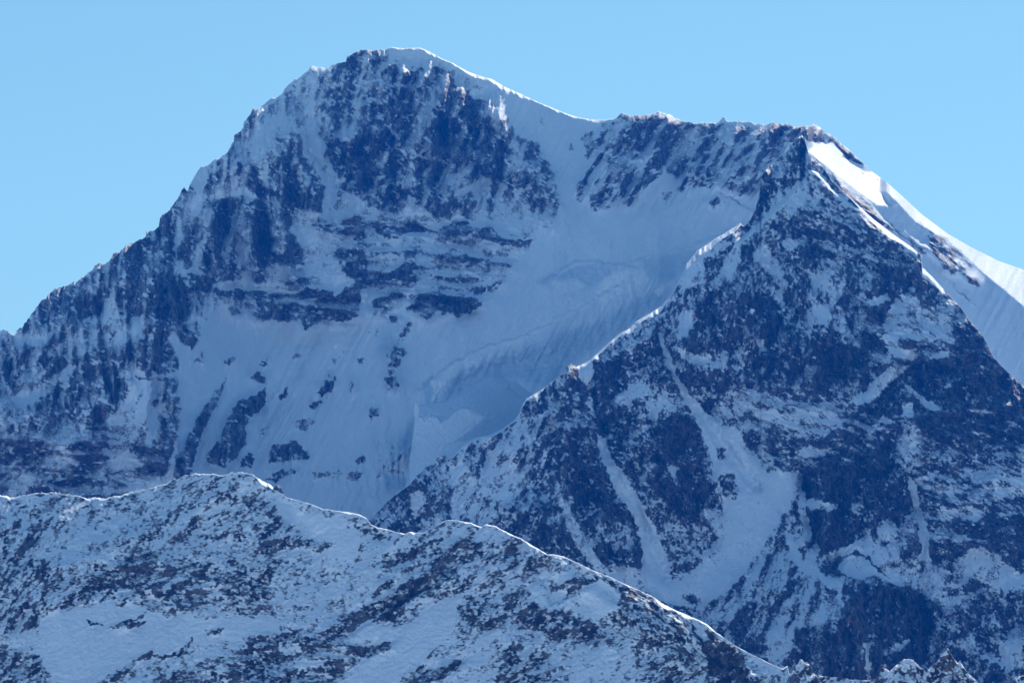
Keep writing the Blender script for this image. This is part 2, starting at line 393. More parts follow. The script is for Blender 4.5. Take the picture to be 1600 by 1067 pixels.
ST1 = [
# left flank
(.62,"-90,560 0,510 100,440 180,390 250,335 290,285 322,325 300,375 272,420 240,470 215,540 190,600 170,650 165,860 -90,860"),
(.34,"60,560 120,520 180,470 230,400 262,372 250,430 225,470 180,520 120,560"),
(.12,"285,303 322,300 318,325 305,345 290,372 272,388 278,345"),
(.15,"175,530 205,500 228,492 217,520 188,545 172,548",3),
(.10,"0,628 60,600 110,570 120,575 80,610 20,650"),
(.12,"20,520 70,525 95,510 60,540 20,540"),
(.70,"150,455 178,398 170,440 120,520 95,520 100,480"),
(.30,"366,215 440,150 487,106 512,110 500,150 480,185 455,215 430,232 400,262 372,245"),
(.12,"400,205 430,180 470,150 488,140 470,185 440,212 410,232 385,225"),
(.75,"362,216 372,200 397,172 408,168 400,192 384,205"),
(.60,"330,262 366,225 400,265 385,290 372,285 340,300 320,300"),
(.12,"325,300 345,285 395,265 410,250 420,262 395,285 360,308 330,312"),
# rock head left of the summit
(.66,"430,222 465,205 475,240 500,270 506,300 502,333 470,338 440,322 400,305 380,290 385,265 410,245"),
(.85,"455,285 498,290 502,325 478,332 455,315"),
(.10,"497,125 502,140 480,178 470,192 466,186 485,150",2),
(.12,"470,190 482,185 512,215 514,240 506,292 499,270 484,240"),
# summit rock
(.66,"505,115 545,90 570,78 608,80 612,100 640,104 665,100 690,105 706,115 715,135 740,150 765,148 775,162 785,180 800,200 815,215 840,225 850,245 855,262 872,275 866,290 876,312 872,322 840,300 820,290 800,300 780,280 760,270 735,290 715,300 702,330 690,345 665,330 650,320 625,342 600,338 580,325 560,305 540,300 525,275 515,250 512,230 500,215 490,190 487,165 495,140"),
(.50,"505,118 560,95 582,150 570,190 530,225 498,195"),
(.90,"573,190 602,180 606,230 592,292 548,290 538,250 560,230"),
(.84,"640,200 700,170 735,215 728,262 690,250 650,272"),
(.88,"703,128 742,152 757,180 745,218 722,190"),
(.80,"745,228 782,200 800,258 790,292 748,270"),
(.86,"820,235 850,258 838,305 813,282"),
(.86,"590,120 600,150 590,185 580,160 582,130"),
(.86,"640,120 655,120 662,170 645,190 638,150"),
(.05,"610,82 650,88 690,96 706,110 690,108 640,104 612,98"),
(.10,"664,108 683,110 673,134",3),
(.22,"690,250 714,256 702,286 688,275"),
(.25,"588,240 612,238 604,262 590,262"),
(.10,"700,120 712,108 770,148 770,162 742,154 716,132"),
# snow bay under the summit
(.16,"505,305 520,280 540,302 560,308 585,330 640,342 665,335 690,348 720,345 740,320 745,300 765,290 790,292 820,300 862,330 840,372 790,372 740,352 690,352 640,345 580,350 520,345"),
(.55,"700,310 735,300 746,312 735,342 712,330 700,345"),
(.55,"768,285 777,282 773,330 765,342"),(.5,"790,296 808,290 812,305 795,308"),
(.62,"820,300 872,310 872,330 858,360 845,350 850,330 832,335"),
(.45,"830,325 856,335 858,360 845,350"),
(.80,"590,318 600,312 610,330 600,342"),(.8,"690,320 700,312 702,345 694,346",2),
# middle left rock
(.72,"325,312 360,308 400,312 440,318 455,340 455,360 470,372 472,400 477,420 480,442 460,442 430,440 395,440 385,422 370,438 335,438 325,428 288,415 282,395 300,370 318,340"),
(.90,"385,325 432,325 442,385 430,430 392,395"),
(.90,"325,345 342,350 345,420 328,428"),  # denser rock painted where this strip lies in shadow
(.32,"345,370 372,368 385,395 380,415 345,400"),
(.5,"282,395 320,345 328,380 325,420 290,412"),
(.2,"405,425 440,410 460,425 465,440 420,440"),
# ledge band and the scattered face
(.16,"455,330 530,335 580,345 700,345 830,385 785,440 745,485 640,475 560,450 480,442 470,400"),
(.34,"660,398 760,412 792,440 752,472 690,458 650,462 640,440"),
(.28,"690,372 770,388 805,412 700,398"),
(.08,"480,360 525,358 528,385 515,440 485,445 476,400"),
(.04,"500,432 550,430 560,452 505,456"),
(.06,"330,438 400,445 480,446 478,456 400,450 340,445",3),
(.62,"488,350 500,342 530,350 535,360 500,362 488,358"),
(.74,"535,345 560,336 568,350 569,382 572,402 574,448 560,455 540,432 530,410 520,402 535,382 528,365"),
(.15,"530,365 552,372 548,395 530,392",3),
(.74,"458,398 470,375 473,400 479,430 472,443 445,442 450,420"),
(.80,"583,352 600,350 625,358 640,345 655,350 675,362 700,352 720,346 748,356 770,360 792,372 815,378 838,378 825,385 800,385 780,380 765,376 740,369 715,369 700,373 680,367 660,363 640,363 615,374 590,368",2),
(.82,"573,391 620,394 650,392 690,397 700,396 740,402 785,411 802,416 780,418 740,411 710,406 690,401 640,398 580,397",2),
(.84,"635,398 648,396 652,440 640,446 622,440 600,440 575,442 575,434 600,430 618,424",2),
(.7,"580,480 600,453 625,452 634,465 615,482 600,494 585,492"),
(.80,"633,487 655,460 682,453 700,460 730,461 745,468 752,478 735,486 718,498 700,490 680,490 665,500 648,490",3),
(.7,"610,492 624,492 621,506 611,505",2),
(.84,"292,427 320,430 336,440 315,452 298,462 292,450",2),
(.82,"295,434 318,440 345,452 395,453 440,459 470,455 478,450 522,456 522,466 470,467 430,466 380,468 340,461 310,452",2),
(.40,"295,450 340,462 400,468 395,485 375,480 345,475 320,500 300,490"),
(.74,"385,474 410,466 440,470 468,466 475,480 505,464 522,468 545,450 562,452 566,478 553,496 535,503 505,500 485,509 473,515 470,498 455,503 430,500 405,500 393,492",3),
(.8,"358,482 372,480 380,489 362,492",2),
# buttress and bastions
(.80,"240,430 262,425 290,432 299,470 300,500 276,510 262,530 273,545 276,575 255,586 230,588 212,574 200,560 205,540 226,530 222,500 235,465"),
(.97,"240,445 252,440 258,500 255,560 240,560 243,500"),
(.60,"262,510 305,505 312,525 308,537 298,545 284,535"),
(.80,"152,548 195,543 206,560 182,586 160,592"),(.78,"120,580 150,575 152,595 140,604 124,600"),
(.85,"210,588 235,590 262,591 262,594 235,594 212,592",1.5),
(.76,"165,598 207,592 202,615 190,632 180,652 165,656"),
(.66,"98,692 140,645 165,648 171,700 170,755 150,860 10,860 25,760 70,740"),
(.88,"140,648 168,655 170,700 140,700"),
(.15,"85,720 115,712 120,725 90,728"),(.2,"20,735 55,745 30,790 10,790"),
(.60,"0,620 40,640 60,660 45,700 20,720 0,720"),
(.8,"25,655 45,660 40,690 22,690"),(.8,"112,620 130,628 125,660 105,660"),
(.80,"255,590 272,591 276,620 279,640 278,680 270,702 262,732 252,748 235,740 215,716 204,700 215,672 235,646 245,620"),
(.18,"236,636 258,628 262,640 248,665 232,700 225,690",3),
(.12,"170,650 200,640 230,600 240,600 225,650 200,700 180,720 172,700"),
(.35,"165,745 220,720 240,750 160,800"),
# thin rock ribs in the lower snow field
(.80,"347,600 356,591 345,612 338,636 322,657 315,677 305,702 300,737 286,752 268,748 275,715 290,690 305,661 318,636 330,615",2.5),
(.80,"413,606 413,630 396,646 383,667 381,692 366,717 350,730 324,724 320,715 335,695 345,670 358,650 370,630 385,622 400,615",2.5),
(.6,"393,592 405,580 415,588 416,600 404,597",2.5),(.62,"405,568 418,560 418,572 408,575",2),
(.6,"435,622 446,603 448,616 440,624",2),(.84,"496,616 513,584 524,592 516,614 505,618",2.5),
(.55,"480,632 502,625 506,632 490,640",2),(.9,"543,613 549,594 552,600 546,614",1.5),
(.72,"600,552 612,536 630,545 634,554 622,567 603,564",2.5),(.55,"600,566 624,566 618,582 605,583",2),
(.7,"600,588 618,584 621,600 608,611 597,604",2),(.42,"620,522 640,500 655,498 640,511 632,530 616,540",2.5),
(.6,"580,640 590,638 593,650 580,654",2),(.85,"377,716 391,707 398,720 392,730 377,732",2),
(.45,"406,672 425,662 420,673 408,686",2),(.58,"423,712 430,697 460,688 476,704 480,716 450,722 424,724",3),
(.40,"455,660 482,653 492,658 476,672",2),(.62,"415,750 440,736 468,732 462,742 430,755",2.5),
(.48,"558,716 570,713 577,722 560,727",2),(.36,"490,740 530,735 525,745 495,748",2),(.3,"530,740 570,738 560,750 540,750",2),
(.55,"350,568 362,559 370,562 358,573",2),(.55,"302,565 315,550 318,571",2),(.42,"513,563 528,559 522,569",2),
(.5,"560,561 573,560 565,567",2),(.4,"530,546 537,544 535,553",2),(.3,"455,562 470,545 475,555",2),
(.35,"575,520 590,515 592,525",2),(.3,"600,690 640,700 630,740 590,745",3),
# the ridge right of the saddle
(.50,"940,192 1050,188 1120,197 1262,202 1255,215 1200,262 1190,290 1160,300 1120,292 1080,292 1040,262 1000,300 960,312 930,332 920,302 905,320 900,290 930,250 915,240"),
(.72,"968,180 985,181 1005,180 1020,178 1050,182 1057,200 1050,230 1036,250 1020,282 1005,290 985,322 968,320 985,290 1000,272 985,268 970,290 950,322 935,332 923,325 938,300 953,270 948,240 950,225 962,210"),
(.15,"965,195 985,185 975,205 960,222",3),(.15,"1000,255 1020,240 985,300 975,310 990,280",3),
(.70,"1080,245 1090,240 1096,260 1085,282 1075,297 1060,297 1070,270"),(.56,"1100,240 1120,232 1122,265 1110,292 1095,292 1093,265"),
(.55,"1130,270 1190,248 1190,290 1170,306 1133,296"),(.52,"1103,316 1120,310 1130,315 1115,326",3),
(.22,"1038,300 1062,300 1060,320 1040,320",3),(.48,"908,212 925,205 931,240 918,246",3),(.48,"883,232 890,222 893,236",2),
(.12,"1065,200 1100,205 1080,240 1055,270 1040,260 1058,230"),
(.12,"838,180 860,180 855,195 842,192",3),
(.74,"1200,196 1275,195 1302,212 1300,224 1272,223 1253,212 1235,215 1205,225"),
(.80,"1302,212 1325,232 1352,258 1343,260 1320,243 1303,224",2),
(.55,"1345,265 1354,273 1348,272",1),(.6,"1370,278 1376,284 1372,284",1),
# right-hand slope rocks
(.74,"1300,275 1330,302 1362,322 1388,347 1376,352 1345,336 1308,300",3),
(.48,"1385,343 1410,360 1440,385 1452,397 1440,397 1420,377 1388,357",3),
(.74,"1450,372 1480,380 1492,395 1502,412 1516,430 1532,447 1520,447 1497,422 1485,432 1473,420 1453,395",3),
(.2,"1430,345 1450,355 1480,373 1500,392 1524,425 1500,412 1470,377 1440,360",3),
(.15,"1475,432 1500,450 1532,482 1520,476 1488,450",2),
]
ICE_SHADE1 = [(-.8,"690,626 702,592 760,564 870,524 930,505 1030,448 1040,470 950,535 900,562 860,605 800,592 750,604",9),(-.55,"835,440 880,418 930,412 975,424 940,445 880,462",7),(-.5,"1000,408 1100,386 1150,360 1110,400 1050,440 1020,440",8),(-.9,"600,735 620,700 640,660 648,650 650,760 600,770",7),(-.6,"668,640 660,600 676,585 674,600 678,620",3),(-.5,"600,500 580,560 610,560 640,500",12),  # negative stamps: shade of the steep basin and cliff foot, painted as darker snow
(.95,"676,592 700,573 742,546 762,539 800,529 842,510 870,494 922,468 955,447 975,440 960,455 925,476 872,502 842,518 802,538 762,547 742,554 702,578",4),
(.9,"674,592 686,590 691,606 684,611 677,626 674,626 679,608 674,600",1),
(.8,"940,440 960,425 985,420 1008,425 1012,440 985,455 950,470 925,472",5),
(.35,"860,440 900,436 915,446 890,460 866,455",4),
(.5,"1020,455 1040,445 1055,435 1052,448 1030,462",3),
(.5,"868,428 900,411 930,407 931,410 902,415 872,430",1.5),
(.35,"646,690 600,735 640,745 648,730",8),(.30,"1010,398 1100,378 1150,352 1153,358 1100,386 1010,404",2),]
terrain("mountain", SKY1,
 "-70,860 250,860 600,900 660,880 720,790 900,660 1060,520 1160,440 1200,400 1260,330 1300,340 1345,390 1440,470 1500,550 1600,680 1690,760",
 CTRL1, ST1, 0.0,
 [(84, 2.9, None),
  (97, 1.6, ["480,100 720,90 880,270 870,330 500,340"]),
  (4, 1.7, ["470,350 560,330 850,350 760,500 480,520 430,470","0,690 170,660 270,700 200,860 0,860"]),
  (-62, 2.4, ["900,180 1270,190 1200,330 900,340"]),
  (38, 2.8, ["1300,230 1420,300 1560,450 1600,600 1500,480 1300,290"])],
 11, rough="-70,2.4 480,2.4 500,1.6 600,1.6 612,.15 950,.15 962,1.8 1060,1.5 1300,1.6 1352,.6 1362,.05 1690,.05",
 rims=[(-70,3,1.5),(600,3,1.5),(612,3,4),(700,3,5),(760,3.5,6),(940,2.5,4),(965,2,1),(1300,2,1),(1352,1,1),(1690,0,0)],
 steps=[(70,45,4,"235,640 240,560 248,500 246,430"),(55,40,4,"275,760 280,690 278,640 272,600"),(22,30,8,"176,800 168,720 174,650 168,600"),
  (70,50,4,"505,335 508,300 500,260 480,235 470,200"),(30,30,6,"880,330 865,275 850,255"),(35,26,5,"745,300 738,262"),
  (40,26,3,"365,722 384,690 386,665 415,630"),(30,20,3,"300,740 318,680 345,610"),(40,24,3,"575,455 575,400 568,340"),(40,26,3,"478,445 473,380"),
  (45,30,3,"1190,335 1160,320 1195,255"),(35,24,3,"1020,290 1055,220"),(28,20,3,"650,445 650,395"),
  (40,24,3,"345,430 330,390 330,345"),(36,24,3,"608,330 600,250 600,190"),(40,24,3,"660,200 655,150 640,115"),
  (-34,36,3.2,"676,592 700,573 742,549 762,541 800,532 842,513 870,497 922,471 955,450"),(-18,28,3,"868,428 900,411 930,407 965,412"),(-16,28,3,"1010,401 1100,380 1155,353")],
 ribs=[(40,16,"487,112 470,190 430,225 330,290 262,345"),(34,9,"632,102 650,150 656,200 642,250 650,320"),(18,8,"700,124 712,150 722,200 736,232"),(16,9,"768,176 755,200 740,240 718,285"),(14.5,12,"770,180 800,215 826,260 850,310"),(28,7,"603,108 590,150 583,220 590,290"),
  (28,8,"575,88 560,130 546,190 540,260"),(24,7,"540,102 520,150 508,200"),(26,7,"668,105 672,160 665,230"),(-30,7,"616,112 612,180 618,250 612,310"),(-30,7,"684,120 690,190 690,250 680,310"),(-34,8,"745,152 738,205 716,250"),
  (-26,6,"570,150 566,210 565,270"),(-26,6,"786,225 776,270"),(-28,6,"640,130 636,190 622,240"),(-30,8,"352,320 340,370 345,425"),(24,8,"330,330 318,370 300,400"),(26,9,"400,325 420,360 430,410"),(22,7,"455,215 470,260 492,300"),(-22,6,"440,240 455,290 470,325"),
  (35,16,"780,160 800,220 845,290"),(-40,14,"740,170 735,240 740,300"),
  (-40,16,"500,215 508,280 506,340"),(20,14,"812,215 790,260"),(-14,14,"500,500 440,600 380,740"),(-10,12,"560,500 500,620 440,720"),(12,4,"684,592 681,612 676,624"),(-22,14,"705,608 760,580 860,560"),(8,12,"530,500 470,600"),(8,12,"640,480 560,640 500,740")],
 shelves=[(-.5,12,"690,622 700,592 760,562 870,522 930,502 1030,442 1045,470 950,535 900,562 860,605 800,592 750,604"),(4.6,2,"1264,215 1275,221 1300,221 1312,232 1330,252 1350,268 1366,268 1390,285 1415,307 1445,335 1480,363 1520,386 1560,406 1600,420 1700,450 1700,575 1600,478 1570,452 1540,428 1510,400 1480,376 1455,360 1430,345 1400,312 1385,300 1376,300 1392,322 1372,320 1340,298 1310,274 1285,254 1262,236 1270,228")],
 tints=[(.9,"150,640 170,650 170,700 135,705"),(.6,"325,400 385,400 385,440 340,438"),(.5,"215,480 235,470 240,560 205,560"),(.5,"640,220 720,220 720,270 640,270"),(.45,"545,220 600,220 600,290 540,290"),
  (.8,"500,475 560,455 555,500 500,500"),(.7,"235,670 250,670 250,745 230,735"),(.7,"330,690 355,680 350,725 325,720"),(.5,"640,465 680,465 680,495 640,495"),(.7,"535,345 560,338 565,360 540,370"),(.5,"0,640 100,640 130,780 0,800"),(.5,"1185,270 1215,260 1200,330"),(.7,"280,700 270,745 290,745")],
 ices=ICE_SHADE1, streak=(117, 8.0), d0=1.14, warp=4.2, flecks=.8, ribbing=.5, side=.9, fine=.8, dark=-.5, gully=0.75, soft=0.15, ns=1.55, lam0=54.0, relief=1.6, bumps=[(7,15,'940,440 960,425 985,418 1010,424 1014,442 985,457 950,472 925,474'),(4,12,'855,440 900,434 918,447 890,462 862,457'),(5,12,'1020,457 1042,443 1056,434 1052,450 1030,464'),(4,12,'640,700 600,735 645,750')])

# ------------------------------------------------------------------ hanging glacier tongue with its ice cliff
def glacier():
    top = "632,765 636,748 639,735 640,716 643,706 643.5,690 645.5,680 646,660 647,640 648,631 650,627 654,633 662,632 676,630 700,624 725,612 745,600 758,591 770,587 780,589 790,592 805,597 820,607 832,616 842,628 852,640 862,655"
    c = [(632,775,7300),(640,760,7330),(640,655,7590),(648,628,7620),(700,760,7330),(700,655,7600),(700,628,7660),(770,760,7480),(770,645,7700),(770,590,7800),(740,645,7650),(860,760,7700),(820,680,7750),(862,655,7860),(740,700,7540)]
    o = terrain("glacier", top, "632,775 862,775", c, [], 0.0, [(0,1,None)], 900, rims=[(632,2,2),(646,2,2),(862,2,2)], relief=0,
     ices=[(-.5,"640,600 700,600 780,570 870,600 870,760 640,760",4),(.95,"640,632 650,622 655,640 652,652 665,653 682,652 687,661 700,655 710,645 722,638 735,640 750,648 759,652 745,663 730,675 712,688 697,695 690,705 680,730 640,760",1.2),  # negative stamp dims the tongue's snow so the cliff looks better lit
           (.6,"697,695 712,690 740,690 760,685 740,700 700,740 680,740 688,705",3)],
     steps=[(10,18,1.5,"852,660 820,625 790,598"),(-5,6,1.2,"690,702 730,677 765,655"),(9,7,1.2,"759,652 735,640 722,638 700,655 687,661 682,652 652,652"),(5,6,1,"742,690 720,692 700,702 670,730")], bumps=[(2.5,9,"646,655 700,665 750,655 700,700 660,735 646,735"),(2,14,"690,630 780,592 850,640 780,680")],
     snowrough=0.35, streak=(-14,1.2), back=(40,260), step=0.8, foot_drop=False, spread=0)
    return o
glacier()

# ------------------------------------------------------------------ the dark buttress in front, to the right
SKY2 = """545,850 560,832 575,815 590,800 605,785 620,772 640,757 652,742 665,728 678,722 683,712 695,706 700,715 706,712 720,699 738,685 765,679 785,670 805,655
812,645 815,635 822,622 845,610 860,598 880,583 884,575 893,567 900,573 915,567 925,560 950,537 968,522 985,512 993,503 1015,490 1035,478
1041,470 1047,463 1052,455 1058,444 1065,430 1073,412 1090,392 1120,372 1150,354 1157,349 1163,354 1172,345 1180,328 1187,300 1190,275 1200,262 1225,240 1245,217 1253,211
1258,218 1262,232 1264,240 1285,260 1300,284 1325,306 1345,325 1365,343 1395,366 1425,387 1440,400 1441,418 1460,436 1475,453 1500,480 1515,500
1535,524 1545,543 1553,560 1575,582 1600,605 1690,690"""
CTRL2 = [(545,1000,6750),(545,860,6850),(700,1000,6750),(700,850,6840),(650,745,6950),(800,900,6800),(800,760,6960),(790,672,7060),(890,900,6780),(900,740,6980),(895,572,7200),
 (1000,1100,6600),(1000,900,6850),(960,680,7080),(960,540,7280),(1060,900,6900),(1060,760,7010),(1060,600,7200),(1050,460,7400),(1130,800,7030),(1130,640,7220),(1130,480,7400),(1150,360,7620),
 (1200,900,6850),(1200,760,7100),(1210,640,7230),(1210,440,7480),(1200,340,7640),(1250,218,7860),(1300,1100,6420),(1320,960,6540),(1300,880,6830),(1300,740,7030),(1300,600,7220),(1290,400,7520),(1290,300,7680),
 (1400,1100,6550),(1400,960,6720),(1400,800,6920),(1400,600,7180),(1390,440,7400),(1350,340,7620),(1440,410,7480),(1500,1100,6500),(1500,900,6750),(1500,700,7000),(1500,560,7220),(1535,530,7270),
 (1600,1100,6450),(1600,900,6680),(1600,700,6980),(1600,610,7130),(1690,1100,6400),(1690,700,7020)]
